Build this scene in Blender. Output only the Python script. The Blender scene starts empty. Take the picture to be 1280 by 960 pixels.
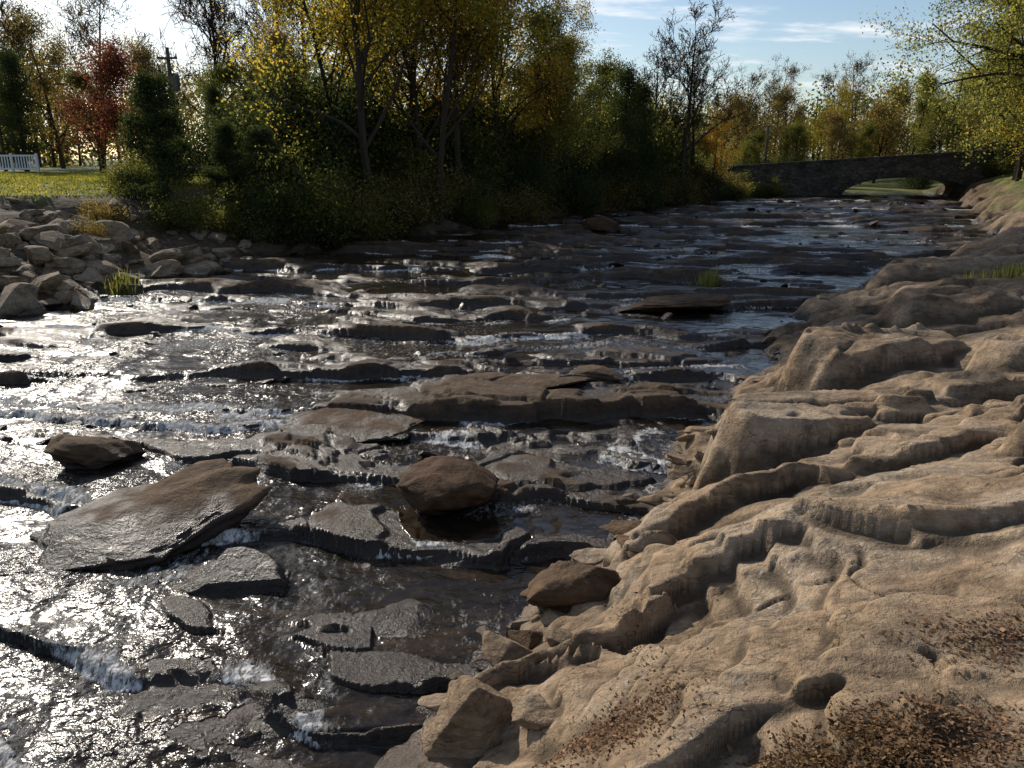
import bpy, bmesh, math, random
import numpy as np
from mathutils import Vector, Matrix, Euler

R = math.radians
rng = np.random.default_rng(7)
SC = bpy.context.scene
COL = SC.collection

# ------------------------------------------------------------------ noise
_tg = np.random.default_rng(4242).uniform(0, 2*np.pi, 512*512)
_GX = np.cos(_tg).astype(np.float32); _GY = np.sin(_tg).astype(np.float32)
_HV = np.random.default_rng(99).random(512*512).astype(np.float32)
def pn(x, y, s=0):
    x, y = np.broadcast_arrays(np.asarray(x, float), np.asarray(y, float))
    fx0 = np.floor(x); fy0 = np.floor(y)
    ix = fx0.astype(np.int32)+s*131; iy = fy0.astype(np.int32)+s*57
    fx = (x-fx0).astype(np.float32); fy = (y-fy0).astype(np.float32)
    u = fx*fx*fx*(fx*(fx*6-15)+10); v = fy*fy*fy*(fy*(fy*6-15)+10)
    x0 = ix & 511; x1 = (ix+1) & 511; y0 = (iy & 511) << 9; y1 = ((iy+1) & 511) << 9
    def g(k, dx, dy): return _GX[k]*dx+_GY[k]*dy
    a = g(x0+y0, fx, fy); b = g(x1+y0, fx-1, fy); c = g(x0+y1, fx, fy-1); d = g(x1+y1, fx-1, fy-1)
    a = a+(b-a)*u; c = c+(d-c)*u
    return (a+(c-a)*v)*1.5
def fbm(x, y, o=4, s=0, gain=.5):
    t = 0; a = 1.; f = 1.
    for i in range(o):
        t = t + a*pn(np.asarray(x)*f+i*13.7, np.asarray(y)*f-i*7.9, s+i); a *= gain; f *= 2.03
    return t
def cells(x, y, s=0):
    x, y = np.broadcast_arrays(np.asarray(x, float), np.asarray(y, float))
    ix = np.floor(x).astype(np.int32); iy = np.floor(y).astype(np.int32)
    d1 = np.full(x.shape, 9.); d2 = np.full(x.shape, 9.); kk = np.zeros(x.shape, np.int32); ox = np.zeros(x.shape); oy = np.zeros(x.shape)
    for a in (-1,0,1):
        for b in (-1,0,1):
            k = ((ix+a+s*37) & 511)+(((iy+b+s*91) & 511) << 9)
            px = ix+a+.12+.76*_HV[k]; py = iy+b+.12+.76*_HV[(k+7919) & 262143]
            dx = x-px; dy = y-py; d = np.sqrt(dx*dx+dy*dy)
            n1 = d < d1
            d2 = np.where(n1, d1, np.minimum(d2, d)); d1 = np.where(n1, d, d1)
            kk = np.where(n1, k, kk); ox = np.where(n1, dx, ox); oy = np.where(n1, dy, oy)
    return _HV[(kk+101) & 262143], _HV[(kk+5003) & 262143], _HV[(kk+70001) & 262143], d2-d1, ox, oy
def ss(a, b, x):
    t = np.clip((x-a)/(b-a), 0, 1); return t*t*(3-2*t)

# ------------------------------------------------------------------ terrain
def W0(y): return np.interp(y, [-5,3,12,25,50,90], [-.45,-.12,.22,.55,.92,1.2])
eRy=[-5,0,2.5,3.9,5.4,6.6,7.6,8.95,10.9,17.3,26.8,45,52,58,62,66,75,200]
eRx=[-3.2,-1.9,-1.0,-.5,.1,.9,1.7,2.4,3.4,7.0,16.6,25.5,29,30,27,18,10,-40]
eLy=[-5,10,15.7,22.8,26.2,31.5,39.6,52,60,70,200]
eLx=[-13.3,-11.4,-10.4,-8.8,-6.3,-2.5,4.3,14.9,13.5,4,-60]
def slopef(ys, xs, y):
    return (np.interp(y+1, ys, xs)-np.interp(y-1, ys, xs))/2
r2 = random.Random(5)
pos = [-12.0]
while pos[-1] < 260:
    p = pos[-1]; pos.append(p + (r2.uniform(.5,1.35) if p < 12 else r2.uniform(.8,2.0)))
pos = np.array(pos)
def quant(z, h, w=.14, off=0.):
    q = z/h+off; f = np.floor(q); return (f+ss(.5-w, .5+w, q-f)-off)*h
def saw(yp, P, seed, x, rise):
    q = yp/P; i = np.floor(q); f = q-i
    a = np.clip(.5+.9*pn(x*.55+i*5.3, i*2.7+.5, seed), 0, 1)
    return a*ss(0, 1, f*P/rise)*(1-f)
def mound(x, y, cx, cy, rx, ry, rot, p=4.0, jag=.12, s=3):
    c, sn = math.cos(rot), math.sin(rot)
    dx = x-cx; dy = y-cy
    a = (dx*c+dy*sn)/rx; b = (-dx*sn+dy*c)/ry
    j = jag*fbm(x*.9/rx+cx, y*.9/ry+cy, 2, s)
    q = (np.abs(a)**2.6+np.abs(b)**2.6)**(1/2.6)+j
    return 1-np.clip(q, 0, 1)**p
LIT = [(1.22,2.30,.26,.12,8500),(.46,2.95,.15,.13,2200),(2.15,2.95,.22,.10,1200),(1.1,2.9,.8,.6,120),(2.5,4.0,1.2,1.0,90),(.72,3.9,.06,.35,300)]

def terrain(x, y):
    x = np.asarray(x, float); y = np.asarray(y, float)
    dist = np.hypot(x, y+1.2)
    eR = np.interp(y, eRy, eRx); eL = np.interp(y, eLy, eLx)
    far = np.clip(dist/25, .0, 1)
    dR = (x-eR)/np.sqrt(1+slopef(eRy, eRx, y)**2) + .28*fbm(x*.7, y*.7, 4, 11)*(1+1.5*far)
    dL = (eL-x)/np.sqrt(1+slopef(eLy, eLx, y)**2) + .8*fbm(x*.3, y*.3, 3, 12)
    k = np.interp(y, [3,10,22], [.42,.16,.04])
    wx = .18*fbm(x*1.1,y*1.1,3,36); wy = .14*fbm(x*1.1+9,y*1.1,3,37)
    c1,c2,c3,ce,ox,oy = cells((x+wx)*.62, (y+.3*x+wy)*1.5, 3)
    b1,b2,b3,be,px,py = cells((x-wy)*1.7+.3*y, (y+.2*x+wx)*3.6, 8)
    warp = 1.1*fbm(x*.13, y*.13, 2, 21)+.5*fbm(x*.45, y*.45, 2, 22)+.08*fbm(x*1.5, y*1.5, 2, 23)+.26*(c1-.5)
    yp = y + k*x + warp
    i = np.clip(np.searchsorted(pos, yp)-1, 1, len(pos)-2)
    fm = yp-pos[i]; ln = pos[i+1]-pos[i]; lnp = pos[i]-pos[i-1]
    Wi = W0(pos[i])+.030*np.sin(i*2.4); Wp = W0(pos[i-1])+.030*np.sin((i-1)*2.4)
    rw = np.maximum(.05, .011*dist)
    W = Wp+(Wi-Wp)*ss(0, 1, fm/(rw+.05))
    zone = .09*np.exp(-((x-.0)/3.6)**2-((y-10.5)/3.8)**2) \
         - .07*ss(-1.5, -6, x)*ss(20, 11, y) + .06*ss(12,20,y) + .035 - .055*ss(7.4,6.2,y)*ss(1.0,-.2,x)
    def lip(ii):
        return .20*pn(x*.24+ii*17.3, ii*3.1+.37, 31)+.09*pn(x*.9+ii*7.3, ii*1.7+.37, 32)
    Ti = Wi+lip(i); Tp = Wp+lip(i-1)-.11*lnp
    r = ss(0, 1, fm/rw)
    B = Tp+(Ti-.11*fm-Tp)*r+zone
    B = B+(.12*(c2-.5)+.05*(c3-.5)*oy+.03*(c1-.5)*ox)*ss(.0,.07,ce+.02) - .04*ss(.05,.0,ce)*ss(25,10,dist)
    B = B+.06*(b2-.5)*ss(-.2,.3,fbm(x*.5,y*.5,2,42))*ss(30,12,dist)
    B = B+.020*fbm(x*1.2,y*3.0,3,45)
    qm = .85*ss(24,9,dist)
    B = B+(quant(B, .055, .12, .37*c3)-B)*qm
    ms = mound(x,y,-1.75,4.35,1.6,.8,-.5,2.2,.25,5)
    B = np.maximum(B, W-.14+.18*ms+.05*fbm(x*1.5,y*3,5,46)+.03*(b1-.5))
    ms2 = mound(x,y,-.75,6.35,1.1,.45,-.15,2.5,.2,6)
    B = np.maximum(B, W-.12+.13*ms2+.04*fbm(x*1.5,y*3,5,47)+.03*(b1-.5))
    # ---- right bank
    m = np.interp(y, [0,3,6,10,14,25,40,60], [1.9,1.65,1.25,1.05,1.0,1.1,1.5,1.5])
    pr = np.interp(dR, [-2,-.5,0,.35,1.0,2.2,4.5,9,20,60,400], [-.9,-.4,0.0,.26,.58,.92,1.3,1.75,2.5,3.0,3.4])
    wf = .55*fbm(x*.4,y*.4,3,51)+.07*fbm(x*1.6,y*1.6,2,52)+.22*(c1-.5)
    yb = y-.10*x+wf
    near = ss(6.0,3.4,y)
    amp = ss(0,.8,dR)*ss(26,16,y)*(1-.25*near)
    led = saw(yb+.3, 1.45, 53, x*.7, np.maximum(.09,rw*1.3))
    led2 = saw(yb+.18*x+.25*fbm(x*.9,y*.9,2,56), .63, 54, x*1.1, np.maximum(.035,rw))
    und = fbm(x*.5,y*.6,2,55)
    j1 = np.abs(pn(x*.55-.35*y+.12*fbm(x*2,y*2,2,67), y*.22+.3*x, 62)); j2 = np.abs(pn(x*.25+4, y*.8-.25*x+.08*fbm(x*2,y*2,2,68), 63))
    jw = .010+.002*dist
    crack = np.maximum(ss(jw*1.6,.0,j1), ss(jw*1.6,.0,j2))*ss(-.1,.15,fbm(x*.5,y*.5,2,69))
    Rb = W0(y)+pr*m + amp*(.27*led-.11+.055*led2*ss(-.1,.3,fbm(x*.6,y*.6,2,57))+.10*und)
    for (cx,cy,rx,ry,ro,top,p) in [(3.05,7.3,1.4,.60,.10,1.14,4.2),(4.55,9.6,1.3,.62,.05,1.28,4.2),
                                 (7.3,11.9,1.9,.8,.06,1.45,4.2),(9.6,16.3,2.6,1.0,.15,1.40,4.4),
                                 (14.6,19.3,3.8,1.4,.2,1.8,4),(6.4,8.6,1.5,.6,.1,1.50,4),
                                 (4.9,5.9,1.3,.5,.25,1.55,3.4),(19,25.5,4,1.5,.3,1.9,4)]:
        mm = mound(x,y,cx,cy,rx,ry,ro,p,.24,int(cx*10))
        base = Rb-.35
        Rb = np.maximum(Rb, base+(top-base+.09*fbm(x*1.1,y*1.8,3,61))*np.clip(mm*1.25,0,1))
    msk = ss(-.1,.25,fbm(x*.45+4,y*.5,2,60))*ss(30,10,y)
    Rin = Rb+.05*(c2-.5)+.02*(b1-.5)
    Rq = quant(Rin, .13, .08, .5*c1)
    Rb = Rb+(Rq-Rb)*.62*msk*ss(22,10,dist)
    Rb = Rb+(.035*(c2-.5)+.05*(c3-.5)*oy)*amp*ss(0,.08,ce)+.024*(b2-.5)*amp*ss(.0,.3,fbm(x*.8,y*.8,2,70)) \
         - .05*crack*amp + .007*fbm(x*3.2,y*4.0,3,58)*ss(40,15,y)
    pan = np.exp(-(((x-5.0)/.33)**2+((y-7.25)/.38)**2)**2)
    Rb = Rb-.12*pan
    # ---- left bank
    pl = np.interp(dL, [-2,-.4,0,1,3,6,9,30,400], [-.8,-.3,0.0,.30,.95,1.8,2.0,2.1,2.4])
    Lb = W0(np.minimum(y,30))+pl + .10*fbm(x*.6,y*.6,4,71)*ss(9,3,dL) + .05*fbm(x*.15,y*.15,2,72)
    Z = B
    Z = np.where(dR>-2, np.maximum(Z, Rb), Z)
    Z = np.where(dL>-2, np.maximum(Z, Lb), Z)
    fmk = ss(56.8,60,y)*ss(14,19,x)
    fz = 1.2+.012*(y-60)+ss(31,40,x)*1.6
    Z = Z+(np.minimum(fz,4)-Z)*fmk
    drop = np.clip((Wi-Wp)/.045, .35, 1.7)
    depth = W-Z
    boost = 0
    for (bx_,by_,br_) in [(1.0,8.0,.7),(-1.7,5.7,.55),(-.15,5.3,.45),(-2.9,6.2,.5),(1.9,13.8,.8),(-2.,14.3,1.6),(-1.4,8.7,.7),(5.5,19,1.0),(2,17.5,1.2),(-3.5,17,1.2)]:
        boost = boost+np.exp(-((x-bx_)/br_)**2-((y-by_)/(br_*.8))**2)
    mod = ss(-.30,.25,pn(x*.8,y*.45,82))
    foam_glare = 1.35*(ss(-.06,.03,fm)*ss(rw+.26,.06,fm))*drop*ss(.30,.02,depth)*mod
    foam_glare = foam_glare+.95*ss(.45,.0,ln-fm)*np.clip(drop,0,1.2)*ss(-.25,.25,pn(x*1.5,y*.6,81))*mod
    turb = ss(2.5,-5,x+.1*y)*ss(32,14,y)
    foam_glare = foam_glare+.27*ss(.0,.35,pn(x*.7,y*1.2,83))*turb+.38*boost  # turb term whitens the left water as painted sun glare; boost is cascade foam
    foam_glare = np.clip(foam_glare, 0, 1.1)
    film = ss(.045,.0,Z-W)*ss(-.1,.15,pn(x*.9,y*1.3,86))
    Wr = W+.012*fbm(x*2.6,y*3.4,4,84)*ss(60,15,y)+.022*np.clip(foam_glare,0,1)*fbm(x*7,y*7,2,85)*ss(20,8,y)
    Wr = np.where((Z>Wr-.01)&(film>.4)&(dR<0)&(dL<0), Z+.007, Wr)
    grassR = ss(3.5,6,dR+1.5*fbm(x*.4,y*.4,2,91)+3.2*ss(24,34,y))*ss(17,23,y)
    grassL = ss(5.2,6.4,dL+.5*fbm(x*.8,y*.8,2,92))
    gr = np.maximum(np.maximum(grassR,grassL), fmk)
    soil = ss(.2,1.5,dL)
    for (cx,cy,sx,sy,n) in LIT[:3]:
        q_ = np.exp(-((x-cx)/(sx*1.5))**2-((y-cy)/(sy*1.6))**2); soil = np.maximum(soil, q_*.9); Z = Z+.02*q_
    bank = ss(-.15,.25,dR)*ss(60,30,y)
    bank = bank*(.5+.5*ss(15,6,y+.1*x))
    return Z, Wr, foam_glare, gr, soil, bank, dR, dL, W, turb

def zat(x, y):
    return float(terrain(np.array([x]), np.array([y]))[0][0])
def wat(x,y): return float(terrain(np.array([x]),np.array([y]))[8][0])

def mesh_np(name, V, F, smooth=True, mats=(), attrs={}):
    me = bpy.data.meshes.new(name)
    V = np.ascontiguousarray(V, dtype=np.float32); F = np.ascontiguousarray(F, dtype=np.int32)
    me.vertices.add(len(V)); me.vertices.foreach_set('co', V.ravel())
    k = F.shape[1]
    me.loops.add(F.size); me.loops.foreach_set('vertex_index', F.ravel())
    me.polygons.add(len(F)); me.polygons.foreach_set('loop_start', np.arange(0, F.size, k, dtype=np.int32))
    me.polygons.foreach_set('use_smooth', np.full(len(F), smooth))
    me.update(calc_edges=True)
    for n, a in attrs.items():
        at = me.attributes.new(n, 'FLOAT', 'POINT'); at.data.foreach_set('value', np.ascontiguousarray(a, dtype=np.float32))
    for m in mats: me.materials.append(m)
    return me
def obj(name, me, loc=(0,0,0), rot=(0,0,0), sc=(1,1,1), parent=None):
    o = bpy.data.objects.new(name, me); COL.objects.link(o)
    o.location = loc; o.rotation_euler = rot; o.scale = sc
    if parent: o.parent = parent
    return o

# ------------------------------------------------------------------ node helpers
class NT:
    def __init__(s, name, world=False):
        m = bpy.data.worlds.new(name) if world else bpy.data.materials.new(name)
        m.use_nodes = True; s.m = m; s.t = m.node_tree; s.t.nodes.clear()
    def n(s, typ, ins={}, **kw):
        nd = s.t.nodes.new(typ)
        for k, v in kw.items(): setattr(nd, k, v)
        for k, v in ins.items():
            if isinstance(v, bpy.types.NodeSocket): s.t.links.new(v, nd.inputs[k])
            else: nd.inputs[k].default_value = v
        return nd
    def math(s, op, a, b=None, c=None, clamp=False):
        nd = s.t.nodes.new('ShaderNodeMath'); nd.operation = op; nd.use_clamp = clamp
        for i, v in enumerate([a,b,c]):
            if v is None: continue
            if isinstance(v, bpy.types.NodeSocket): s.t.links.new(v, nd.inputs[i])
            else: nd.inputs[i].default_value = v
        return nd.outputs[0]
    def mr(s, v, a, b, c=0., d=1., smooth=False):
        nd = s.t.nodes.new('ShaderNodeMapRange')
        if smooth: nd.interpolation_type = 'SMOOTHSTEP'
        s.t.links.new(v, nd.inputs[0])
        for i, q in enumerate([a,b,c,d]): nd.inputs[i+1].default_value = q
        return nd.outputs[0]
    def mix(s, f, a, b, bt='MIX'):
        nd = s.t.nodes.new('ShaderNodeMix'); nd.data_type = 'RGBA'; nd.blend_type = bt
        for i, v in ((0,f),(6,a),(7,b)):
            if isinstance(v, bpy.types.NodeSocket): s.t.links.new(v, nd.inputs[i])
            else: nd.inputs[i].default_value = v if i == 0 else (tuple(v)+(1,) if len(v)==3 else v)
        return nd.outputs[2]
    def noise(s, vec, scale, detail=4, rough=.55, dist=0., sc3=None):
        if sc3:
            vec = s.n('ShaderNodeMapping', {'Vector': vec, 'Scale': sc3}).outputs[0]
        return s.n('ShaderNodeTexNoise', {'Vector': vec, 'Scale': scale, 'Detail': detail, 'Roughness': rough, 'Distortion': dist}).outputs['Fac']
    def attr(s, name): return s.n('ShaderNodeAttribute', attribute_name=name).outputs['Fac']
    def posn(s): return s.n('ShaderNodeNewGeometry').outputs['Position']

def rock_color(T, P, bankf, wet):
    n1 = T.noise(P, .9, 3); n2 = T.noise(P, 6, 6, .76, 0, (.9,1.3,1.6)); n3 = T.noise(P, 2.0, 4, .7, 0, (.7,1.6,4))
    v = T.math('ADD', T.math('MULTIPLY', n1, .28), T.math('ADD', T.math('MULTIPLY', n2, .46), T.math('MULTIPLY', n3, .26)))
    f = T.mr(v, .40, .62)
    river = T.mix(f, (.032,.022,.015), (.15,.098,.060))
    tan = T.mix(f, (.135,.093,.057), (.49,.345,.215))
    g = T.mr(n1, .46, .62)
    tan = T.mix(T.math('MULTIPLY', g, .40), tan, (.27,.23,.18))
    c = T.mix(bankf, river, tan)
    py = T.n('ShaderNodeSeparateXYZ', {0: P}).outputs[1]
    dl = T.math('MULTIPLY', T.mr(T.noise(P, 1.1, 6, .78), .50, .58), T.mr(py, 3.5, 7.0, .3, 1.))
    c = T.mix(T.math('MULTIPLY', T.math('MULTIPLY', dl, bankf), .76), c, (.068,.06,.048))
    sp = T.math('MULTIPLY', T.mr(T.noise(P, 34, 2, .7), .58, .64), T.mr(n1, .48, .58))
    c = T.mix(T.math('MULTIPLY', T.math('MULTIPLY', sp, bankf), .55), c, (.46,.45,.41))
    cr = T.noise(P, 1.3, 4, .55, 0, (1.,1.7,2.5))
    crk = T.mr(T.math('ABSOLUTE', T.math('SUBTRACT', cr, .5)), .0, .006, 1., 0.)
    c = T.mix(T.math('MULTIPLY', crk, .7), c, (.03,.022,.015))
    c = T.mix(T.math('MULTIPLY', wet, .9), c, T.mix(1., c, (.17,.13,.105), 'MULTIPLY'))
    return c, crk, n2, n3
def rock_bump(T, P, strength=.85, lay=.03):
    b1 = T.noise(P, 3.4, 7, .74); n3 = T.noise(P, 2.0, 4, .7, 0, (.7,1.6,4))
    h = T.math('ADD', T.math('MULTIPLY', b1, .085), T.math('MULTIPLY', n3, lay))
    return T.n('ShaderNodeBump', {'Height': h, 'Strength': strength, 'Distance': 1.0}).outputs[0]

T = NT('riverbed_rock'); P = T.posn()
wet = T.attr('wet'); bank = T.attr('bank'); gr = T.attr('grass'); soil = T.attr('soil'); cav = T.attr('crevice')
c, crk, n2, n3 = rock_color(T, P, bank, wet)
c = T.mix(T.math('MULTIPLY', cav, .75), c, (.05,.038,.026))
sc = T.mix(T.mr(n2, .35, .65), (.035,.025,.016), (.13,.10,.065))
c = T.mix(soil, c, sc)
gc = T.mix(T.mr(T.noise(P, .5, 3), .4, .62), (.10,.13,.03), (.24,.21,.07))
gc = T.mix(T.mr(n2, .4, .7), gc, (.07,.09,.02))
c = T.mix(gr, c, gc)
bmp = rock_bump(T, P)
bs = T.n('ShaderNodeBsdfPrincipled', {'Base Color': c, 'Roughness': T.mr(wet, 0, 1, .92, .28), 'Specular IOR Level': T.mr(wet,0,1,.2,.36), 'Normal': bmp})
T.n('ShaderNodeOutputMaterial', {'Surface': bs.outputs[0]}); M_TER = T.m
def rock_mat(name, bankv, tint=None):
    T = NT(name); P = T.posn(); wet = T.attr('wet')
    val = T.n('ShaderNodeValue'); val.outputs[0].default_value = bankv
    c, crk, n2, n3 = rock_color(T, P, val.outputs[0], wet)
    if tint: c = T.mix(1., c, tint, 'MULTIPLY')
    b = rock_bump(T, P, .9, .045)
    bs = T.n('ShaderNodeBsdfPrincipled', {'Base Color': c, 'Roughness': T.mr(wet,0,1,.88,.3), 'Specular IOR Level': T.mr(wet,0,1,.2,.36), 'Normal': b})
    T.n('ShaderNodeOutputMaterial', {'Surface': bs.outputs[0]}); return T.m
M_RR = rock_mat('river_rock', .0, (.72,.61,.53)); M_TR = rock_mat('tan_rock', .9); M_MR = rock_mat('brown_rock', .10, (.92,.83,.73))
M_RIP = rock_mat('riprap_rock', .8, (.95,.98,1.0))

# water
T = NT('river_water'); P = T.posn()
foam_glare = T.attr('foam_glare'); dep = T.attr('depth'); turb = T.attr('turb')
w1 = T.noise(P, 3.2, 3, .6, 0, (1.,1.5,1)); w2 = T.noise(P, 13, 3, .6, 0, (1,1.4,1)); w3 = T.noise(P, .8, 2)
h = T.math('ADD', T.math('MULTIPLY', w1, .06), T.math('MULTIPLY', w2, .018))
st = T.math('MULTIPLY', T.mr(w3, .38, .62, .20, 1.25), T.math('ADD', .30, T.math('MULTIPLY', turb, 1.25)))
st = T.math('ADD', st, T.math('MULTIPLY', foam_glare, .3))
h = T.math('MULTIPLY', h, st)
fn = T.noise(P, 12, 5, .82, .3, (1.6,.7,.9))
fm_ = T.math('ADD', fn, T.math('MULTIPLY', foam_glare, .22))
fmask = T.math('MULTIPLY', T.mr(fm_, .60, .75), T.mr(foam_glare, .04, .25))
h2 = T.math('ADD', h, T.math('MULTIPLY', fmask, .02))
bp = T.n('ShaderNodeBump', {'Height': h2, 'Strength': 1.0, 'Distance': 1.0}).outputs[0]
op = T.math('SUBTRACT', 1., T.math('EXPONENT', T.math('MULTIPLY', dep, -14.)))
bed = T.mix(T.mr(T.noise(P, 2.6, 4, .65, 0, (1,2,1)), .4, .62), (.012,.008,.005), (.045,.030,.018))
wc = T.mix(op, bed, (.010,.008,.006))
wb = T.n('ShaderNodeBsdfPrincipled', {'Base Color': wc, 'Roughness': T.math('ADD', .15, T.math('MULTIPLY', turb, .09)), 'IOR': 1.33, 'Normal': bp}).outputs[0]
fo = T.n('ShaderNodeBsdfDiffuse', {'Color': (.88,.87,.85,1), 'Normal': bp}).outputs[0]
ft = T.n('ShaderNodeBsdfTranslucent', {'Color': (.88,.87,.85,1)}).outputs[0]
fo = T.n('ShaderNodeMixShader', {0: .4, 1: fo, 2: ft}).outputs[0]
s2 = T.n('ShaderNodeMixShader', {0: fmask, 1: wb, 2: fo}).outputs[0]
T.n('ShaderNodeOutputMaterial', {'Surface': s2}); M_WAT = T.m

# ------------------------------------------------------------------ build terrain + water
az = np.concatenate([np.linspace(-80,-36,90)[:-1], np.linspace(-36,36,880), np.linspace(36,80,90)[1:]])
az = np.radians(az)
rr = np.concatenate([np.exp(np.linspace(np.log(1.2), np.log(80), 1200)), np.exp(np.linspace(np.log(80), np.log(1600), 30))[1:]])
OY = -1.2
RR, AZ = np.meshgrid(rr, az, indexing='ij')
X = RR*np.sin(AZ); Y = RR*np.cos(AZ)+OY
Z, WZ, FO, GR, SO, BK, DR, DL, WB, TU = terrain(X.ravel(), Y.ravel())
nr, na = X.shape
Zg = Z.reshape(nr, na)
def boxblur(A_, kr, ka):
    P_ = np.pad(A_, ((kr,kr),(0,0)), 'edge'); C_ = np.cumsum(np.vstack([np.zeros((1,na)),P_]), 0); B_ = (C_[2*kr+1:]-C_[:-2*kr-1])/(2*kr+1)
    P_ = np.pad(B_, ((0,0),(ka,ka)), 'edge'); C_ = np.cumsum(np.hstack([np.zeros((nr,1)),P_]), 1); return (C_[:,2*ka+1:]-C_[:,:-2*ka-1])/(2*ka+1)
Zg = boxblur(Zg, 0, 1); Zg[-30:] = Z.reshape(nr,na)[-30:]
Z = Zg.ravel()
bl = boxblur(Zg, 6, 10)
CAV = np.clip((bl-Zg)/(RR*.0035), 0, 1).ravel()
idx = np.arange(nr*na).reshape(nr, na)
Q = np.stack([idx[:-1,:-1], idx[:-1,1:], idx[1:,1:], idx[1:,:-1]], -1).reshape(-1,4)
V = np.stack([X.ravel(), Y.ravel(), Z], -1)
hw = Z-WB
wetn = .10*fbm(X.ravel()*1.5, Y.ravel()*1.5, 3, 99)
WET = ss(.18,.06, hw+wetn)
WET = np.maximum(WET, ss(7.2,6.2,Y.ravel())*ss(.4,-.2,X.ravel()))
WET = np.where(DR>.25, WET*ss(.7,.25,DR), WET)
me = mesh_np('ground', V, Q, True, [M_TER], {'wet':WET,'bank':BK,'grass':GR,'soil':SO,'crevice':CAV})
obj('ground', me)
ok = (WZ > Z-.06) & (DR < 1.2) & (DL < 1.2) & (RR.ravel() < 200)
keep = ok[Q].any(axis=1)
Qw = Q[keep]; used = np.unique(Qw); remap = np.full(nr*na, -1); remap[used] = np.arange(len(used))
Vw = np.stack([X.ravel()[used], Y.ravel()[used], WZ[used]], -1)
me = mesh_np('river_water', Vw, remap[Qw], True, [M_WAT], {'foam_glare':FO[used],'depth':np.clip(WZ-Z,0,2)[used],'turb':TU[used]})
obj('river_water', me)

# ------------------------------------------------------------------ rocks
ICO = {}
def ico(sub):
    if sub not in ICO:
        bm = bmesh.new(); bmesh.ops.create_icosphere(bm, subdivisions=sub, radius=1)
        ICO[sub] = (np.array([v.co[:] for v in bm.verts]), np.array([[v.index for v in f.verts] for f in bm.faces])); bm.free()
    return ICO[sub]
def rock_verts(seed, size, rot, sub, cuts=14, lo=.5, hi=.85, nz=.06, flat=0, st_=.10):
    g = np.random.default_rng(seed); v, f = ico(sub); v = v.copy()*1.0
    for _ in range(cuts):
        n = g.normal(size=3); n /= np.linalg.norm(n); d = g.uniform(lo, hi)
        e = v@n-d; v -= np.clip(e,0,None)[:,None]*n*.96
    if flat:
        for n in ([0,0,1],[0,0,-1]):
            n = np.array(n)+g.normal(size=3)*.12; n /= np.linalg.norm(n)
            e = v@n-flat; v -= np.clip(e,0,None)[:,None]*n*.97
    o = seed*3.17
    d = fbm(v[:,0]*1.6+v[:,2]*1.1+o, v[:,1]*1.6-v[:,2]*.9, 5, 7)
    v *= (1+nz*1.6*d)[:,None]
    st = quant(fbm(v[:,2]*4+o, v[:,0]*.8+v[:,1]*.8, 2, 9), .25, .15)
    v[:,:2] *= (1+st_*st)[:,None]
    v *= np.array(size)
    M = np.array(Euler(rot).to_matrix()); return v@M.T, f
def rock(name, x, y, z, size, rot, mat, seed, cuts=14, lo=.5, hi=.85, nz=.06, flat=0, sub=5, wetadd=0., st_=.10):
    v, f = rock_verts(seed, size, rot, sub, cuts, lo, hi, nz, flat, st_)
    wx = v[:,0]+x; wy = v[:,1]+y; wz = v[:,2]+z
    W = wat(x,y)
    wet = ss(.18+wetadd, .04+wetadd, wz-W+.08*fbm(wx*3,wy*3,2,5))
    me = mesh_np(name, v, f, True, [mat], {'wet':wet})
    return obj(name, me, (x,y,z))

rock('boulder', -.66, 7.3, wat(-.66,7.3)+.20, (.62,.46,.29), (0,.08,.1), M_RR, 7, 22, .68,.95,.06,0,5,0.,.03)
rock('rock_slab', -4.75, 8.6, wat(-4.7,8.6)+.08, (.64,.42,.25), (.1,.15,.2), M_MR, 12, 14,.45,.85,.06,.7)
rock('rock_slab', -3.62, 6.75, wat(-3.5,6.7)+.02, (1.3,.72,.30), (.16,-.20,.5), M_MR, 24, 16,.5,.85,.09,.7,5,.08)
rock('rock_slab', -2.35, 5.95, wat(-2.35,5.9)-.03, (.60,.34,.20), (.35,.1,-.3), M_RR, 33, 12,.5,.85,.08,.7,5,.5)
rock('rock_slab', -1.9, 9.6, wat(-1.9,9.6)+.05, (1.35,.75,.13), (.08,.05,-.25), M_MR, 41, 16,.4,.8,.08,.7)
rock('rock_slab', -.2, 11.0, wat(-.2,11)+.07, (1.5,.55,.11), (.06,-.03,.05), M_MR, 43, 16,.4,.8,.08,.7)
rock('rock_slab', 1.25, 11.5, wat(1.2,11.5)+.07, (.75,.45,.16), (.05,.1,.1), M_MR, 44, 14,.4,.8,.08,.7)
rock('rock_slab', 3.2, 16.6, wat(3.2,16.6)+.12, (1.5,.65,.22), (.04,-.06,.05), M_MR, 45, 14,.45,.85,.07,.65)
rock('rock_slab', 2.9, 10.2, wat(2.9,10.2)+.03, (.9,.4,.14), (.05,0,.1), M_RR, 46, 14,.4,.8,.07,.7,5,.2)
rock('rock_slab', -.85, 5.3, wat(-.85,5.3)-.05, (.66,.36,.13), (.28,.12,-.35), M_RR, 47, 14,.4,.8,.09,.7,5,.5)
rock('boulder', 3.6, 32, wat(3.6,32)+.2, (.85,.6,.4), (0,0,.2), M_RR, 50, 14,.5,.85,.06,0,4)
rock('tan_boulder', -.20, 3.62, .40, (.30,.27,.30), (.2,.15,.5), M_TR, 61, 12,.45,.8,.035)
rock('tan_boulder', .02, 4.22, .34, (.34,.20,.24), (.3,.45,-.5), M_TR, 62, 11,.42,.75,.035)
rock('tan_boulder', .50, 5.22, .30, (.55,.34,.27), (.05,-.1,.15), M_MR, 63, 14,.5,.85,.05)
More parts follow.
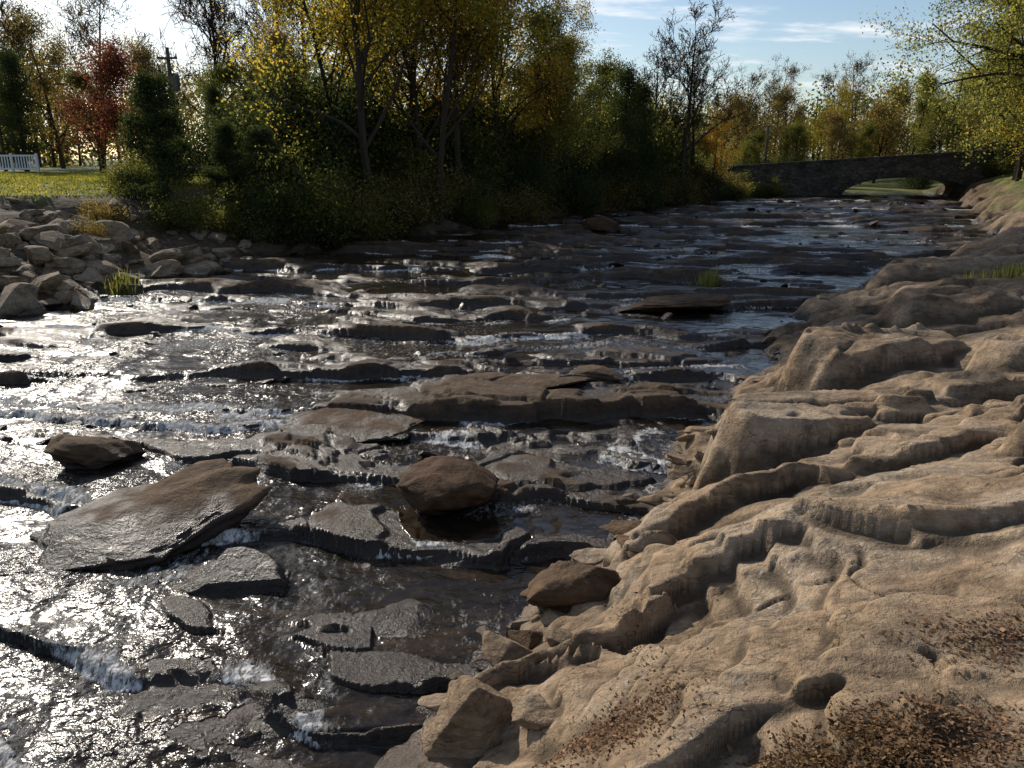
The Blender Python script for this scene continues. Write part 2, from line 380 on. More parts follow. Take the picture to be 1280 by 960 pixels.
for k,(x,y,sx,sy,sz) in enumerate([(.12,4.75,.22,.16,.10),(.42,4.62,.26,.14,.08),(.30,4.95,.18,.15,.07),(1.15,6.45,.42,.2,.08),
        (.75,6.15,.35,.2,.10),(1.45,7.0,.4,.18,.08),(1.05,5.75,.35,.22,.08),(1.9,8.1,.5,.22,.09),(2.3,8.7,.45,.2,.10),(-.42,4.35,.2,.14,.1),
        (.12,3.55,.22,.16,.09),(.28,4.15,.16,.13,.08),(-.1,4.75,.24,.13,.07)]):
    z = max(zat(x,y), wat(x,y))+sz*.25
    rock('flat_stone', x, y, z, (sx,sy,sz), (rng.uniform(-.1,.15),rng.uniform(-.1,.1),rng.uniform(-.4,.4)), M_TR if k%3 else M_MR, 70+k, 16,.38,.75,.06,.65,4)

def rock_field(name, pts, mat, sub=3, flatz=.4, cuts=11, lo=.4, hi=.8):
    Vs=[];Fs=[];n=0
    for k,(x,y,z,s) in enumerate(pts):
        g = np.random.default_rng(1000+k)
        v,f = rock_verts(1000+k, (s*g.uniform(.8,1.5), s*g.uniform(.5,1), s*g.uniform(flatz,flatz*1.7)),
                         (g.uniform(-.5,.5),g.uniform(-.5,.5),g.uniform(0,6.28)), sub, cuts,lo,hi,.04)
        v = v+np.array([x,y,z]); Vs.append(v); Fs.append(f+n); n+=len(v)
    V=np.concatenate(Vs); W=terrain(V[:,0],V[:,1])[8]
    me = mesh_np(name, V, np.concatenate(Fs), False, [mat], {'wet':ss(.22,.03,V[:,2]-W)})
    return obj(name, me)
n=0; P_=[]
xs = rng.uniform(-22,-7.5,6000); ys = rng.uniform(11,28,6000)
t = terrain(xs, ys)
for i in range(6000):
    d = t[7][i]
    if -.4 < d < 5.8 and n < 600 and rng.random() < (1.0 if d<4.2 else .2)*(1 if ys[i]<23 else .3):
        s = float(np.clip(rng.lognormal(-1.4,.6),.10,.8)); P_.append((xs[i],ys[i],t[0][i]+s*.12,s)); n+=1
rock_field('riprap_rocks', P_, M_RIP, 3, .38, 9, .32, .72)
P_=[]
xs = rng.uniform(-11,24,6000); ys = rng.uniform(4,50,6000); t = terrain(xs, ys)
for i in range(6000):
    if t[6][i] < .3 and t[7][i] < .2 and -.10 < t[0][i]-t[8][i] < .1 and len(P_) < 260:
        s = float(rng.uniform(.04,.14))*(1+ys[i]/25); P_.append((xs[i],ys[i],t[8][i]-s*.02,s))
rock_field('stream_stones', P_, M_RR, 3, .25)
P_=[]
xs = rng.uniform(-1,12,3000); ys = rng.uniform(2.5,20,3000); t = terrain(xs, ys)
for i in range(3000):
    if -.25 < t[6][i] < .35 and len(P_) < 110:
        s = float(rng.uniform(.03,.11))*(1+ys[i]/20); P_.append((xs[i],ys[i],t[0][i]+s*.05,s))
rock_field('bank_stones', P_, M_TR, 3, .3)

# ------------------------------------------------------------------ leaves, plants, trees
def leaf_mat(name, c1, c2, c3, tl=.5):
    T = NT(name); r = T.attr('rnd'); P = T.posn()
    cr = T.n('ShaderNodeValToRGB', {0: r}); e = cr.color_ramp.elements
    e[0].color = c1+(1,); e[0].position = .1; e[1].color = c3+(1,); e[1].position = .92
    m = cr.color_ramp.elements.new(.5); m.color = c2+(1,)
    c = T.mix(T.mr(T.noise(P, .7, 1), .4, .62, 0, .6), cr.outputs[0], T.mix(1., cr.outputs[0], (.45,.5,.4), 'MULTIPLY'))
    d = T.n('ShaderNodeBsdfDiffuse', {'Color': c}).outputs[0]
    if tl > 0:
        ct = T.mix(1., c, (2.5,2.4,1.5), 'MULTIPLY')
        t = T.n('ShaderNodeBsdfTranslucent', {'Color': ct}).outputs[0]
        d = T.n('ShaderNodeMixShader', {0: tl, 1: d, 2: t}).outputs[0]
    T.n('ShaderNodeOutputMaterial', {'Surface': d}); return T.m
L_YEL = leaf_mat('leaf_yellow', (.11,.13,.035), (.27,.22,.05), (.36,.24,.05), .6)
L_ORG = leaf_mat('leaf_orange', (.13,.11,.03), (.27,.17,.035), (.34,.16,.035), .58)
L_GRN = leaf_mat('leaf_green', (.048,.06,.022), (.088,.098,.032), (.17,.155,.05), .5)
L_LGR = leaf_mat('leaf_light', (.085,.10,.035), (.155,.165,.055), (.26,.22,.075), .56)
L_DRK = leaf_mat('leaf_dark', (.026,.037,.02), (.044,.058,.028), (.07,.08,.035), .32)
L_RED = leaf_mat('leaf_red', (.07,.026,.026), (.145,.038,.038), (.20,.09,.045), .42)
L_BRN = leaf_mat('leaf_brown', (.08,.062,.03), (.16,.12,.05), (.24,.175,.07), .5)
L_LIT = leaf_mat('leaf_litter', (.055,.030,.018), (.15,.085,.048), (.29,.175,.10), 0)
L_LAWN = leaf_mat('lawn_grass',(.08,.10,.02),(.15,.15,.04),(.25,.21,.07),.5)
T = NT('bark'); P = T.posn()
c = T.mix(T.noise(P, 6, 3, .7, 0, (1,1,.2)), (.022,.018,.014), (.075,.06,.048))
bs = T.n('ShaderNodeBsdfDiffuse', {'Color': c}); T.n('ShaderNodeOutputMaterial', {'Surface': bs.outputs[0]}); M_BARK = T.m

def leaf_geo(C, size, g, aspect=.6, droop=0.):
    n = len(C); a = g.normal(size=(n,3)); a[:,2] -= droop*2; a /= np.linalg.norm(a,axis=1)[:,None]
    b = g.normal(size=(n,3)); b = np.cross(a,b); b /= np.linalg.norm(b,axis=1)[:,None]+1e-9
    s = (size*g.uniform(.6,1.3,n))[:,None]
    V = np.stack([C-a*s*.5, C+b*s*.5*aspect, C+a*s*.5, C-b*s*.5*aspect],1).reshape(-1,3)
    F = np.arange(4*n).reshape(n,4); return V, F
def tubes(segs, sides=5):
    S = np.array([list(s[0])+list(s[1])+[s[2],s[3]] for s in segs]); n=len(S)
    p0=S[:,:3];p1=S[:,3:6];r0=S[:,6];r1=S[:,7]
    d=p1-p0; d/=np.linalg.norm(d,axis=1)[:,None]+1e-9
    ref=np.where(np.abs(d[:,2:3])<.9,[[0,0,1.]],[[1.,0,0]]); u=np.cross(d,ref); u/=np.linalg.norm(u,axis=1)[:,None]; w=np.cross(d,u)
    V=[]
    for k in range(sides):
        a=2*np.pi*k/sides; o=u*math.cos(a)+w*math.sin(a); V.append(p0+o*r0[:,None]); V.append(p1+o*r1[:,None])
    V=np.stack(V,1).reshape(-1,3); F=[]
    base=np.arange(n)*2*sides
    for k in range(sides):
        k2=(k+1)%sides; F.append(np.stack([base+2*k,base+2*k2,base+2*k2+1,base+2*k+1],1))
    return V, np.concatenate(F)
def combine(name, wood, leaf, lm, g):
    V,F = wood
    rnd=np.zeros(len(V)); nw=len(F)
    if leaf is not None:
        LV,LF=leaf; nl=len(LF)
        F=np.concatenate([F,LF+len(V)]); V=np.concatenate([V,LV]); rnd=np.concatenate([rnd,np.repeat(g.random(nl),4)])
    me=mesh_np(name,V,F,False,[M_BARK,lm],{'rnd':rnd})
    mi=np.ones(len(F),dtype=np.int32); mi[:nw]=0; me.polygons.foreach_set('material_index',mi); return me
def grow(g, H, r0, lean=(0,0), first=.3, nch=14, spread=.9, sub=(5,4), lens=(.38,.45,.5), up=.25, trunk_k=9, minr=.008):
    segs=[]; tips=[]
    def br(p,d,L,r,lev):
        k=trunk_k if lev==0 else (5 if lev==1 else 3); pts=[p.copy()]; rad=[r]
        for i in range(k):
            j=g.normal(size=3)*(.05 if lev==0 else .2); d=d+j+np.array([0,0,up*(.05 if lev==0 else .35)])
            d=d/np.linalg.norm(d); q=p+d*L/k; rn=max(r*(1-(i+1)/k*(.85 if lev==0 else .75)),minr)
            segs.append((p,q,rad[-1],rn)); p=q; pts.append(p.copy()); rad.append(rn)
        if lev>=2 or lev==len(sub)+1: tips.append(pts)
        if lev<=len(sub):
            nc=nch if lev==0 else sub[lev-1]
            for c in range(nc):
                f=(first+(1-first)*((c+g.random()*.8)/nc)) if lev==0 else g.uniform(.25,1.)
                f=min(f,.99); i=int(f*k); t=f*k-i; q=pts[i]*(1-t)+pts[i+1]*t; rq=rad[i]*(1-t)+rad[i+1]*t
                dd=pts[min(i+1,k)]-pts[i]; dd/=np.linalg.norm(dd)
                s=g.normal(size=3); s-=dd*(s@dd); s/=np.linalg.norm(s)
                nd=dd*(1-spread*.5)+s*spread*g.uniform(.6,1.1); nd[2]+=up*.6; nd/=np.linalg.norm(nd)
                Ln=(H*lens[0]*(1-.55*(f-first)/(1-first)) if lev==0 else L*lens[lev])*g.uniform(.7,1.2)
                br(q,nd,Ln,max(rq*.55,minr),lev+1)
    d=np.array([lean[0],lean[1],1.]); d/=np.linalg.norm(d)
    br(np.array([0,0,-.4]),d,H,r0,0); return segs,tips
def crown(g,tips,n,spread=.32,keep=.85):
    tw=[t for t in tips if g.random()<keep]; w=np.array([g.uniform(.1,2.0)**1.5 for _ in tw]); w/=w.sum()
    cnt=g.multinomial(n,w); C=[]
    for t,c in zip(tw,cnt):
        if c==0: continue
        t=np.array(t); i=g.integers(0,len(t)-1,c); f=g.random(c)[:,None]
        C.append(t[i]*(1-f)+t[i+1]*f+g.normal(size=(c,3))*spread)
    return np.concatenate(C)
def tree_mesh(name, seed, H, r0, lm, nleaf, lsize, spread=.32, keep=.85, droop=0, **kw):
    g=np.random.default_rng(seed); segs,tips=grow(g,H,r0,**kw)
    leaf=leaf_geo(crown(g,tips,nleaf,spread,keep),lsize,g,.65,droop) if nleaf else None
    return combine(name,tubes(segs,6 if nleaf else 5),leaf,lm,g)
def conifer_mesh(name, seed, H, Rr, lm, n=14000, pw=.8):
    g=np.random.default_rng(seed); segs=[((0,0,-.4),(0,0,H*.95),.14*H/6,.02)]
    C=[]; nb=int(70*H/5)
    for b in range(nb):
        z=g.uniform(.04,.98); r=Rr*(1-z)**pw*g.uniform(.65,1.12)+.12; a=g.uniform(0,6.283)
        p0=np.array([0,0,z*H]); p1=np.array([r*math.cos(a),r*math.sin(a),z*H+r*g.uniform(.1,.45)]); segs.append((p0,p1,.03,.008))
        m=int(n/nb*(.4+1.2*r/Rr)); f=np.sqrt(g.random(m))[:,None]
        C.append(p0*(1-f)+p1*f+g.normal(size=(m,3))*np.array([.16,.16,.14])*H/5)
    return combine(name,tubes(segs,5),leaf_geo(np.concatenate(C),.12*max(1,H/7),g,.35),lm,g)
def shrub_mesh(name, seed, Rr, H, lm, n=9000, ls=.11, nst=26):
    g=np.random.default_rng(seed); segs=[]; C=[]
    for b in range(nst):
        a=g.uniform(0,6.283); rr_=Rr*math.sqrt(g.random()); top=np.array([rr_*math.cos(a),rr_*math.sin(a),H*(1-.6*(rr_/Rr)**2)*g.uniform(.6,1.15)])
        p0=np.array([top[0]*.3,top[1]*.3,-.3]); mid=(p0+top)/2+g.normal(size=3)*.2
        segs+= [(p0,mid,.03,.02),(mid,top,.02,.006)]
        for q in range(5):
            e=mid+(top-mid)*g.random()+g.normal(size=3)*np.array([.4,.4,.3])*Rr/1.5; segs.append((mid,e,.012,.005))
            m=int(n/nst/5*g.uniform(.2,1.9)); C.append(e+g.normal(size=(m,3))*np.array([.26,.26,.22])*Rr/1.5)
    return combine(name,tubes(segs,4),leaf_geo(np.concatenate(C),ls,g,.6),lm,g)
def put(name, me, x, y, s=1., rz=0., zs=1., dz=0.):
    return obj(name, me, (x,y,zat(x,y)-.1+dz), (0,0,rz), (s,s,s*zs))

yA=tree_mesh('yellow_tree_a',101,14,.19,L_YEL,25000,.115,.32,.62,nch=20,first=.2,lean=(-.12,-.05))
yB=tree_mesh('yellow_tree_b',102,13,.15,L_YEL,20000,.115,.32,.62,nch=18,first=.22,lean=(.10,0))
yC=tree_mesh('orange_tree',103,13,.16,L_ORG,20000,.115,.32,.64,nch=18,first=.2)
gA=tree_mesh('green_tree_a',104,10,.15,L_LGR,17000,.12,.3,.68,nch=18,first=.18)
gB=tree_mesh('green_tree_b',105,10,.16,L_GRN,20000,.14,.34,.76,nch=18,first=.14)
bA=tree_mesh('bare_tree_a',106,11,.17,L_BRN,700,.10,.2,.3,nch=15,first=.25,sub=(6,5,3),lens=(.42,.5,.5,.5),minr=.013)
bB=tree_mesh('bare_tree_b',107,12,.18,L_BRN,3000,.12,.3,.5,nch=15,first=.3,sub=(6,4,3),lens=(.38,.5,.5,.5),minr=.014)
rA=tree_mesh('red_maple',108,6.5,.13,L_RED,15000,.13,.36,.8,nch=16,first=.16,up=.1,lens=(.52,.45,.5))
oA=tree_mesh('autumn_tree',109,11,.2,L_BRN,20000,.15,.42,.8,nch=18,first=.12,sub=(6,5),lens=(.45,.45,.5))
bigR=tree_mesh('oak_tree',110,16,.32,L_LGR,64000,.14,.34,.9,nch=30,first=.10,sub=(7,5),lens=(.5,.45,.5),up=.05,droop=.3,lean=(-.12,0))
wil=tree_mesh('willow_tree',111,8,.16,L_YEL,18000,.12,.4,.9,nch=18,first=.25,up=-.15,droop=.6)
cA=conifer_mesh('cedar_a',112,4.2,1.35,L_DRK,17000,.55); cB=conifer_mesh('cedar_b',113,9,1.9,L_DRK,17000,.7)
sA=shrub_mesh('shrub_a',114,1.6,2.6,L_GRN,9000); sB=shrub_mesh('shrub_b',115,1.7,2.2,L_BRN,6000); sC=shrub_mesh('shrub_c',116,1.6,3.0,L_DRK,9000)

put('cedar_tree',cA,-11.2,26,1.0,0); put('cedar_tree',cA,-9.5,27.3,.72,2); put('cedar_tree',cA,-8.4,27.6,.78,4)
put('cedar_tree',cA,-7.4,27.6,.5,1)
put('yellow_tree',yA,-5.2,31.0,1.0,.2); put('yellow_tree',yB,-3.7,33.2,1.05,1.0); put('orange_tree',yC,-2.4,34.6,1.05,.4)
put('yellow_tree',yB,-6.9,33.5,.9,3.3); put('yellow_tree',yA,-5.0,36,.95,2.5); put('orange_tree',yC,-3.8,40,1.0,2); put('orange_tree',yC,-.6,38,.95,4.)
put('yellow_tree',yB,-2.9,32.0,1.0,4.4)
put('green_tree',gA,1.2,38.5,.85,0.); put('green_tree',gA,2.9,40.5,.76,2); put('yellow_tree',yB,.6,41,.64,5); put('yellow_tree',yB,2.6,39,.55,1); put('yellow_tree',yA,-1,43,.75,1)
put('cedar_tree',cB,5.9,43,.80,0); put('cedar_tree',cB,7.0,45,.72,2); put('green_tree',gB,4.7,47,.68,4)
put('bare_tree',bA,9.7,46.5,.9,0.5); put('bare_tree',bA,11.2,50,.72,3); put('green_tree',gB,9.2,50,.45,3); put('bare_tree',bA,8.4,48,.72,1.5)
put('orange_tree',yC,12,49,.36,2); put('green_tree',gB,8,53,.55,2)
put('red_maple_tree',rA,-22.2,44,.9,0); put('cedar_tree',cB,-28.5,48,.75,1)
put('bare_tree',bB,-29,58,1.0,1); put('bare_tree',bB,-21,60,1.0,3); put('bare_tree',bA,-15.5,56,1.2,5); put('bare_tree',bA,-12.5,52,1.25,2)
put('bare_tree',bA,-18.5,52,1.1,1); put('bare_tree',bB,-33,55,1.0,4)
put('green_tree',gB,-27,54,.62,1); put('green_tree',gB,-17.5,50,.62,3.5); put('green_tree',gB,-13.5,46,.6,5); put('autumn_tree',oA,-10.5,42,.6,.6)
put('autumn_tree',oA,-34,62,.9,2); put('cedar_tree',cB,-15,42,.5,3); put('cedar_tree',cB,-12,38,.45,3)
put('bare_tree',bA,-9,47,1.1,.6); put('green_tree',gB,-31,50,.7,4); put('autumn_tree',oA,-24,58,.7,1); put('bare_tree',bB,-7,41,.95,2)
for i,(x,y,s,m,nm) in enumerate([(20,70,.62,oA,'autumn_tree'),(25,74,.68,oA,'autumn_tree'),(30.5,78,.78,bB,'bare_tree'),(32,72,.7,oA,'autumn_tree'),
        (37,76,.8,gA,'green_tree'),(40,80,.9,cB,'cedar_tree'),(39,70,.66,oA,'autumn_tree'),(17,66,.55,bB,'bare_tree'),(35,84,.85,bB,'bare_tree'),
        (28,76,.6,yB,'yellow_tree'),(44,74,.9,gA,'green_tree'),(14,63,.6,gB,'green_tree'),(42,66,.6,oA,'autumn_tree'),(22.5,66,.5,gB,'green_tree'),
        (27,68,.5,oA,'autumn_tree'),(35,67,.6,gB,'green_tree'),(30,70,.5,gB,'green_tree'),(18,62,.42,gB,'green_tree'),
        (22,76,.75,bB,'bare_tree'),(26,82,.85,bB,'bare_tree')]):
    put(nm,m,x,y,s,i*1.3)
put('oak_tree',bigR,27.6,41.5,1.0,0.0); put('oak_tree',bigR,31.5,46,1.0,3.0); put('oak_tree',bigR,29.5,39,.9,5.0); put('oak_tree',bigR,28.5,46,.85,1.5)
put('willow_tree',wil,27.6,44.5,.72,1); put('green_tree',gB,31,47,.75,2); put('green_tree',gB,34,52,1.0,2); put('green_tree',gA,32,56,.9,5)
g=np.random.default_rng(9)
for i in range(52):
    y=26.5+i*.56+g.uniform(-.4,.4); x=np.interp(y,eLy,eLx)-g.uniform(.6,3.2)
    if y>55: break
    m=[sA,sB,sC,sC,sB][g.integers(0,5)]; put('shrub',m,float(x),float(y),float(g.uniform(.55,1.0)),float(g.uniform(0,6)),float(g.uniform(.7,1.15)))
for i in range(26):
    y=31+i*.95; x=np.interp(y,eLy,eLx)-g.uniform(4.5,9)
    put('shrub',[sC,sA][i%2],float(x),float(y),float(g.uniform(1.2,1.7)),float(g.uniform(0,6)),float(g.uniform(.85,1.1)))
for (x,y,s) in [(-10.2,25,.55),(-7.6,26.2,.7),(-8.6,26.0,.6),(-12.6,27.2,.6),(-13,31,.8),(-11,32,1.),(19,60.5,.8),(21,61.5,.9),(33,58,1.),(36,58,1.2),(31.5,53,.6),(16.5,58,.8),(17.5,54.6,.5),(15.5,54.5,.6),(31,62,.7),(25,68,.5),(-11.3,21.5,.28),(-13.2,19.8,.25),(-12.2,23.8,.35)]:
    put('shrub',sC if s>.65 else (sA if s>.4 else sB),x,y,s,x)

g=np.random.default_rng(77); C=[]; segs=[]
for i in range(560):
    x=g.uniform(-120,150); y=g.uniform(88,135) if x>-40 else g.uniform(70,120); Ht=g.uniform(6,10.5)*(1.25 if x<5 else .95)
    segs.append(((x,y,1.2),(x+g.normal()*.5,y,Ht*.95+2),.2,.04))
    for k in range(10):
        a=g.uniform(0,6.28); rr_=g.uniform(0,2.8); z=1.8+Ht*g.uniform(.05,1)**.9
        c0=np.array([x+rr_*math.cos(a)*(1.2-z/(Ht+4)),y+rr_*math.sin(a),z]); C.append(c0+g.normal(size=(int(g.uniform(12,60)),3))*np.array([.9,.9,.7]))
C=np.concatenate(C)
me=combine('distant_trees',tubes(segs,4),leaf_geo(C,.42,g,.7),L_BRN,g)
me.materials.append(L_GRN)
mi=np.zeros(len(me.polygons),dtype=np.int32); me.polygons.foreach_get('material_index',mi)
nleaf=len(C); sel=pn(C[:,0]*.13,C[:,1]*.13,5)+.3*pn(C[:,0]*.5,C[:,1]*.5,6)>-.02; mi[-nleaf:]=np.where(sel,2,1); me.polygons.foreach_set('material_index',mi)
obj('distant_trees',me)

# leaf litter on the near bank, laid on the ground sheet
g=np.random.default_rng(15); pts=[]
for (cx,cy,sx,sy,n) in LIT:
    pts.append(np.stack([g.normal(cx,sx,n),g.normal(cy,sy,n)],1))
pts=np.concatenate(pts)
ri=np.interp(np.log(np.hypot(pts[:,0],pts[:,1]-OY)),np.log(rr),np.arange(nr)); ai=np.interp(np.arctan2(pts[:,0],pts[:,1]-OY),az,np.arange(na))
r0i=np.clip(ri.astype(int),0,nr-2); a0i=np.clip(ai.astype(int),0,na-2); fr_=ri-r0i; fa_=ai-a0i
z=(Zg[r0i,a0i]*(1-fa_)+Zg[r0i,a0i+1]*fa_)*(1-fr_)+(Zg[r0i+1,a0i]*(1-fa_)+Zg[r0i+1,a0i+1]*fa_)*fr_
dens=np.exp(-((pts[:,0]-1.22)/.3)**2-((pts[:,1]-2.3)/.16)**2)
C=np.column_stack([pts,z+.003+g.random(len(z))*.03*(dens+.1)])
n=len(C); a=g.uniform(0,6.28,n); ax=np.column_stack([np.cos(a),np.sin(a),g.normal(0,.3,n)]); bx=np.column_stack([-np.sin(a),np.cos(a),g.normal(0,.3,n)])
s=g.uniform(.004,.013,n)[:,None]*np.where(g.random(n)<.04,2.0,1.0)[:,None]
V=np.stack([C-ax*s,C+bx*s*.5,C+ax*s,C-bx*s*.5],1).reshape(-1,3)
me=mesh_np('leaf_litter',V,np.arange(4*n).reshape(n,4),False,[L_LIT],{'rnd':np.repeat(g.random(n),4)}); obj('leaf_litter',me)

def tuft(name,x,y,n,r,h,mat,seed):
    g=np.random.default_rng(seed)
    b=np.column_stack([g.normal(0,r,n),g.normal(0,r*.7,n),np.zeros(n)]); z0=zat(x,y)
    b[:,2]=terrain(b[:,0]+x,b[:,1]+y)[0]-z0-.02
    a=g.uniform(0,6.28,n); hh=h*g.uniform(.3,1.2,n); le=g.uniform(.1,.6,n)*hh
    d=np.column_stack([np.cos(a)*le,np.sin(a)*le,hh]); w=np.column_stack([-np.sin(a),np.cos(a),0*a])*.004*(1+math.hypot(x,y)/14)
    m=b+d*.55+np.column_stack([0*a,0*a,hh*.08])
    V=np.stack([b-w,b+w,m+w*.8,m-w*.8,b+d+w*.1,b+d-w*.1],1).reshape(-1,3); i=np.arange(n)*6
    F=np.concatenate([np.stack([i,i+1,i+2,i+3],1),np.stack([i+3,i+2,i+4,i+5],1)])
    me=mesh_np(name,V,F,False,[mat],{'rnd':np.repeat(g.random(n),6)}); obj(name,me,(x,y,z0))
tuft('grass_tuft',4.9,19.6,200,.16,.45,L_LGR,1); tuft('grass_tuft',9.2,14.6,260,.35,.25,L_LGR,2)
tuft('grass_tuft',-9.2,18.5,160,.2,.4,L_LGR,5); tuft('grass_tuft',1.3,2.1,60,.05,.04,L_LAWN,6)
g=np.random.default_rng(31); xs=g.uniform(-30,-8,60000); ys=g.uniform(17,44,60000); t=terrain(xs,ys); k=(t[3]>.35)
xs=xs[k];ys=ys[k];z=t[0][k]; n=len(xs); b=np.column_stack([xs,ys,z-.01]); a=g.uniform(0,6.28,n); hh=g.uniform(.04,.10,n)
w=np.column_stack([np.cos(a),np.sin(a),0*a])*.03; d=np.column_stack([g.normal(0,.04,n),g.normal(0,.04,n),hh])
V=np.stack([b-w,b+w,b+d+w*.3,b+d-w*.3],1).reshape(-1,3)
obj('lawn_grass',mesh_np('lawn_grass',V,np.arange(4*n).reshape(n,4),False,[L_LAWN],{'rnd':np.repeat(g.random(n),4)}))

# ------------------------------------------------------------------ bridge
T=NT('bridge_stone'); P=T.posn()
mp=T.n('ShaderNodeMapping',{'Vector':P,'Scale':(1.6,1.6,3.0)}).outputs[0]
vo=T.n('ShaderNodeTexVoronoi',{'Vector':mp,'Scale':1.6}); ve=T.n('ShaderNodeTexVoronoi',{'Vector':mp,'Scale':1.6},feature='DISTANCE_TO_EDGE')
sx=T.n('ShaderNodeSeparateColor',{0:vo.outputs['Color']}).outputs[0]
c=T.mix(sx,(.05,.042,.035),(.13,.112,.092)); c=T.mix(T.mr(T.noise(P,1.2,4),.4,.65),c,T.mix(1.,c,(.5,.5,.5),'MULTIPLY'))
j=T.mr(ve.outputs['Distance'],.02,.07,1,0); c=T.mix(j,c,(.03,.026,.022))
bp=T.n('ShaderNodeBump',{'Height':T.math('SUBTRACT',T.math('MULTIPLY',sx,.3),j),'Strength':.7,'Distance':.06}).outputs[0]
bs=T.n('ShaderNodeBsdfPrincipled',{'Base Color':c,'Roughness':.9,'Normal':bp}); T.n('ShaderNodeOutputMaterial',{'Surface':bs.outputs[0]}); M_BR=T.m
A=np.array([14.,56.]); Bp=np.array([36.,52.5]); L=np.linalg.norm(Bp-A); ux=(Bp-A)/L; nx=np.array([-ux[1],ux[0]])
root=bpy.data.objects.new('stone_arch_bridge',None); COL.objects.link(root); root.location=(25,54.2,0)
def strip(name,s0,s1,n,zt,zb,w0,w1):
    s=np.linspace(s0,s1,n); V=[]
    for q in s:
        for (w,zz) in ((w0,zb(q)),(w0,zt(q)),(w1,zt(q)),(w1,zb(q))):
            p=A+ux*q+nx*w; V.append((p[0]-25,p[1]-54.2,zz))
    V=np.array(V); F=[]
    for i in range(n-1):
        for k in range(4):
            a=4*i+k;b=4*i+(k+1)%4; F.append((a,b,b+4,a+4))
    F+=[(0,3,2,1),(4*(n-1),4*(n-1)+1,4*(n-1)+2,4*(n-1)+3)]
    return obj(name,mesh_np(name,V,np.array(F),False,[M_BR]),parent=root)
top=lambda q: 2.95+.062*q
c0,hw_=12.6,4.3; zs=1.0; hgt=top(c0)-1.5-zs
def arch(u): return zs+hgt*max(0,1-abs(u)**2.6)**.6
def und(q):
    return arch((q-c0)/hw_) if abs(q-c0)<hw_ else .2
strip('span_wall',0,L,220,lambda q: top(q)-.75,und,0,4)
strip('front_parapet',0,L,60,lambda q: top(q)-.12+.04*math.sin(q*7)*math.sin(q*3.1),lambda q: top(q)-.748,.02,.40)
strip('back_parapet',0,L,60,lambda q: top(q)-.12,lambda q: top(q)-.748,3.6,3.98)
strip('parapet_cap',-.05,L+.05,60,lambda q: top(q),lambda q: top(q)-.117,-.05,.46)
V=[];F=[];N=30
us=-np.cos(np.linspace(0,math.pi,N+1))
for i in range(N):
    u0=us[i]+.004; u1=us[i+1]-.004; base=len(V)
    for w in (-.06,.3):
        for u_,ro in ((u0,0),(u1,0),(u1,.3),(u0,.3)):
            q=c0+u_*(hw_+ro); z=arch(u_)+ro
            p=A+ux*q+nx*w; V.append((p[0]-25,p[1]-54.2,z))
    F+=[(base,base+1,base+2,base+3),(base+4,base+7,base+6,base+5),(base,base+4,base+5,base+1),(base+1,base+5,base+6,base+2),(base+2,base+6,base+7,base+3),(base+3,base+7,base+4,base)]
obj('arch_ring',mesh_np('arch_ring',np.array(V),np.array(F),False,[M_BR]),parent=root)

# ------------------------------------------------------------------ fence, poles
def simple(name,col,rough=.6):
    T=NT(name); P=T.posn(); c=T.mix(T.noise(P,5,3),tuple(x*.75 for x in col),col)
    bs=T.n('ShaderNodeBsdfPrincipled',{'Base Color':c,'Roughness':rough}); T.n('ShaderNodeOutputMaterial',{'Surface':bs.outputs[0]}); return T.m
M_WH=simple('white_paint',(.78,.78,.78)); M_POLE=simple('pole_wood',(.12,.09,.07),.9); M_GREY=simple('grey_metal',(.12,.12,.12),.7)
def boxmesh(name,boxes,mat):
    bm=bmesh.new()
    for (c,s) in boxes:
        bmesh.ops.create_cube(bm,size=1,matrix=Matrix.Translation(c)@Matrix.Diagonal((*s,1)))
    bmesh.ops.bevel(bm,geom=bm.edges[:],offset=.008,segments=1,affect='EDGES')
    me=bpy.data.meshes.new(name); bm.to_mesh(me); bm.free(); me.materials.append(mat); return me
bx=[]
for i in range(4): bx.append(((i*1.4,0,.5),(.12,.12,1.05)))
bx.append(((2.1,0,.9),(4.08,.05,.09))); bx.append(((2.1,0,.2),(4.08,.05,.09)))
for i in range(27):
    x=.12+i*.152
    if min(abs(x-j*1.4) for j in range(4))>.1: bx.append(((x,.055,.55),(.07,.03,.8)))
obj('white_fence',boxmesh('white_fence',bx,M_WH),(-30.3,45,zat(-28,45)))
def pole(x,y,H,arms=True):
    root=bpy.data.objects.new('utility_pole',None); COL.objects.link(root); root.location=(x,y,zat(x,y))
    V,F=tubes([((0,0,-.5),(0,0,H),.15,.10)],10); obj('post',mesh_np('post',V,F,True,[M_POLE]),parent=root)
    if arms:
        obj('crossarm',boxmesh('crossarm',[((0,-.18,H-.6),(1.2,.1,.12))],M_POLE),parent=root)
        V,F=tubes([((.35,-.2,H-2.4),(.35,-.2,H-1.5),.25,.25),((.35,-.2,H-1.5),(.35,-.2,H-1.42),.25,.05),((-.55,-.18,H-.55),(-.55,-.18,H-.35),.05,.03),((.55,-.18,H-.55),(.55,-.18,H-.35),.05,.03)],12)
        obj('transformer',mesh_np('transformer',V,F,True,[M_GREY]),parent=root)
    return root
pole(-20.3,50,7.0); pole(19.8,64,4.6,False)
seg=[]
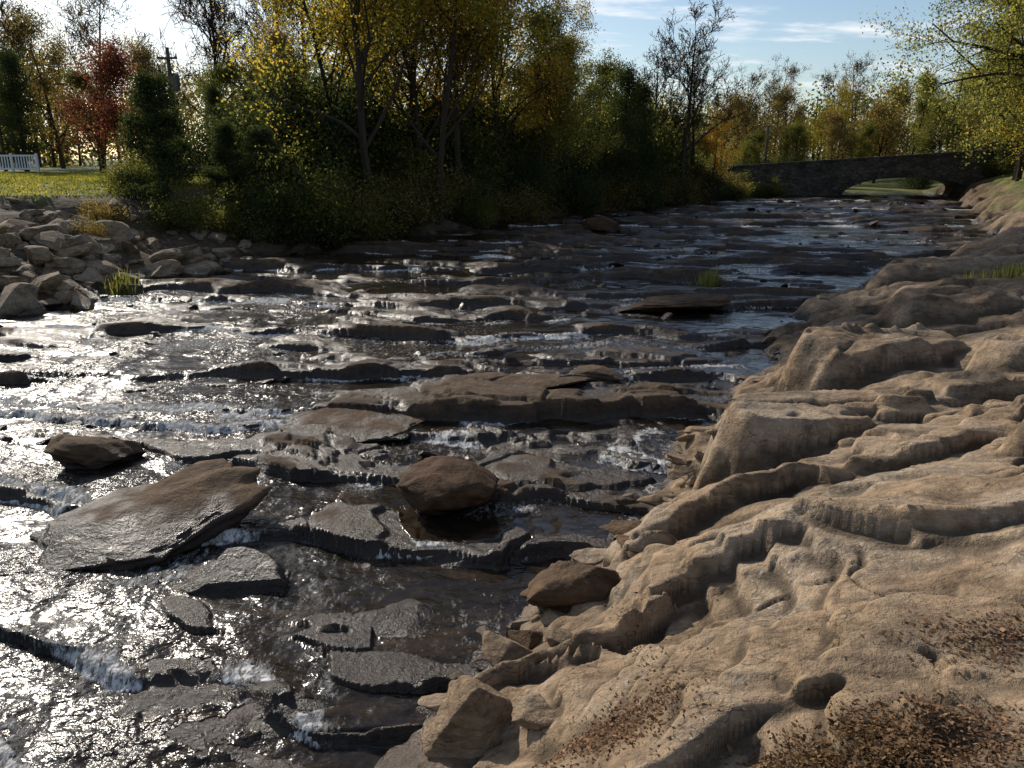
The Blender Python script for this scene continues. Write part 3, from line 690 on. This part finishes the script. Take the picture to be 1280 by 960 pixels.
for (z0,z1,o) in [(9.1,9.5,-.5),(9.1,9.5,.5),(7.3,7.5,0),(6.5,6.4,0)]:
    for (xa,ya,xb,yb) in [(-20.3,49.8,-60,42),(-20.3,49.8,10,66)]:
        pr=None
        for k in range(15):
            t_=k/14; p=(xa+o+(xb-xa)*t_,ya+(yb-ya)*t_,z0+(z1-z0)*t_-4*1.0*t_*(1-t_))
            if pr: seg.append((pr,p,.010,.010))
            pr=p
V,F=tubes(seg,4); obj('power_lines',mesh_np('power_lines',V,F,False,[M_GREY]))

# ------------------------------------------------------------------ world, sun, camera
SUN_AZ=-38; SUN_EL=30
W=NT('World',True); SC.world=W.m
sky=W.n('ShaderNodeTexSky',sky_type='NISHITA',sun_disc=False,sun_elevation=R(SUN_EL),sun_rotation=R(SUN_AZ),air_density=1.0,dust_density=.7,ozone_density=2.0)
tc=W.n('ShaderNodeTexCoord').outputs['Generated']
sp=W.n('ShaderNodeSeparateXYZ',{0:tc})
den=W.math('ADD',sp.outputs[2],.12)
cx=W.math('DIVIDE',sp.outputs[0],den); cy=W.math('DIVIDE',sp.outputs[1],den)
cv=W.n('ShaderNodeCombineXYZ',{0:cx,1:cy}).outputs[0]
cn=W.noise(cv,1.5,5,.62,0,(.8,1.6,1)); cf=W.mr(cn,.49,.68,0,.85,True)
cc=W.mix(cf,sky.outputs[0],(8.6,8.8,9.1))
bg=W.n('ShaderNodeBackground',{'Color':cc,'Strength':.12}); W.n('ShaderNodeOutputWorld',{'Surface':bg.outputs[0]})
ld=bpy.data.lights.new('sun','SUN'); ld.energy=5.0; ld.angle=R(.5); ld.color=(1,.92,.80)
lo=bpy.data.objects.new('sun',ld); COL.objects.link(lo)
d=Vector((math.sin(R(SUN_AZ))*math.cos(R(SUN_EL)),math.cos(R(SUN_AZ))*math.cos(R(SUN_EL)),math.sin(R(SUN_EL))))
lo.rotation_euler=d.to_track_quat('Z','Y').to_euler(); lo.location=d*50
cd=bpy.data.cameras.new('camera'); cd.sensor_width=36; cd.lens=27.7; cd.clip_end=4000; cd.clip_start=.05
co=bpy.data.objects.new('camera',cd); COL.objects.link(co); co.location=(0,0,3.4); co.rotation_euler=(R(90-15.9),0,0); SC.camera=co
SC.view_settings.view_transform='Standard'; SC.view_settings.look='None'; SC.view_settings.exposure=0
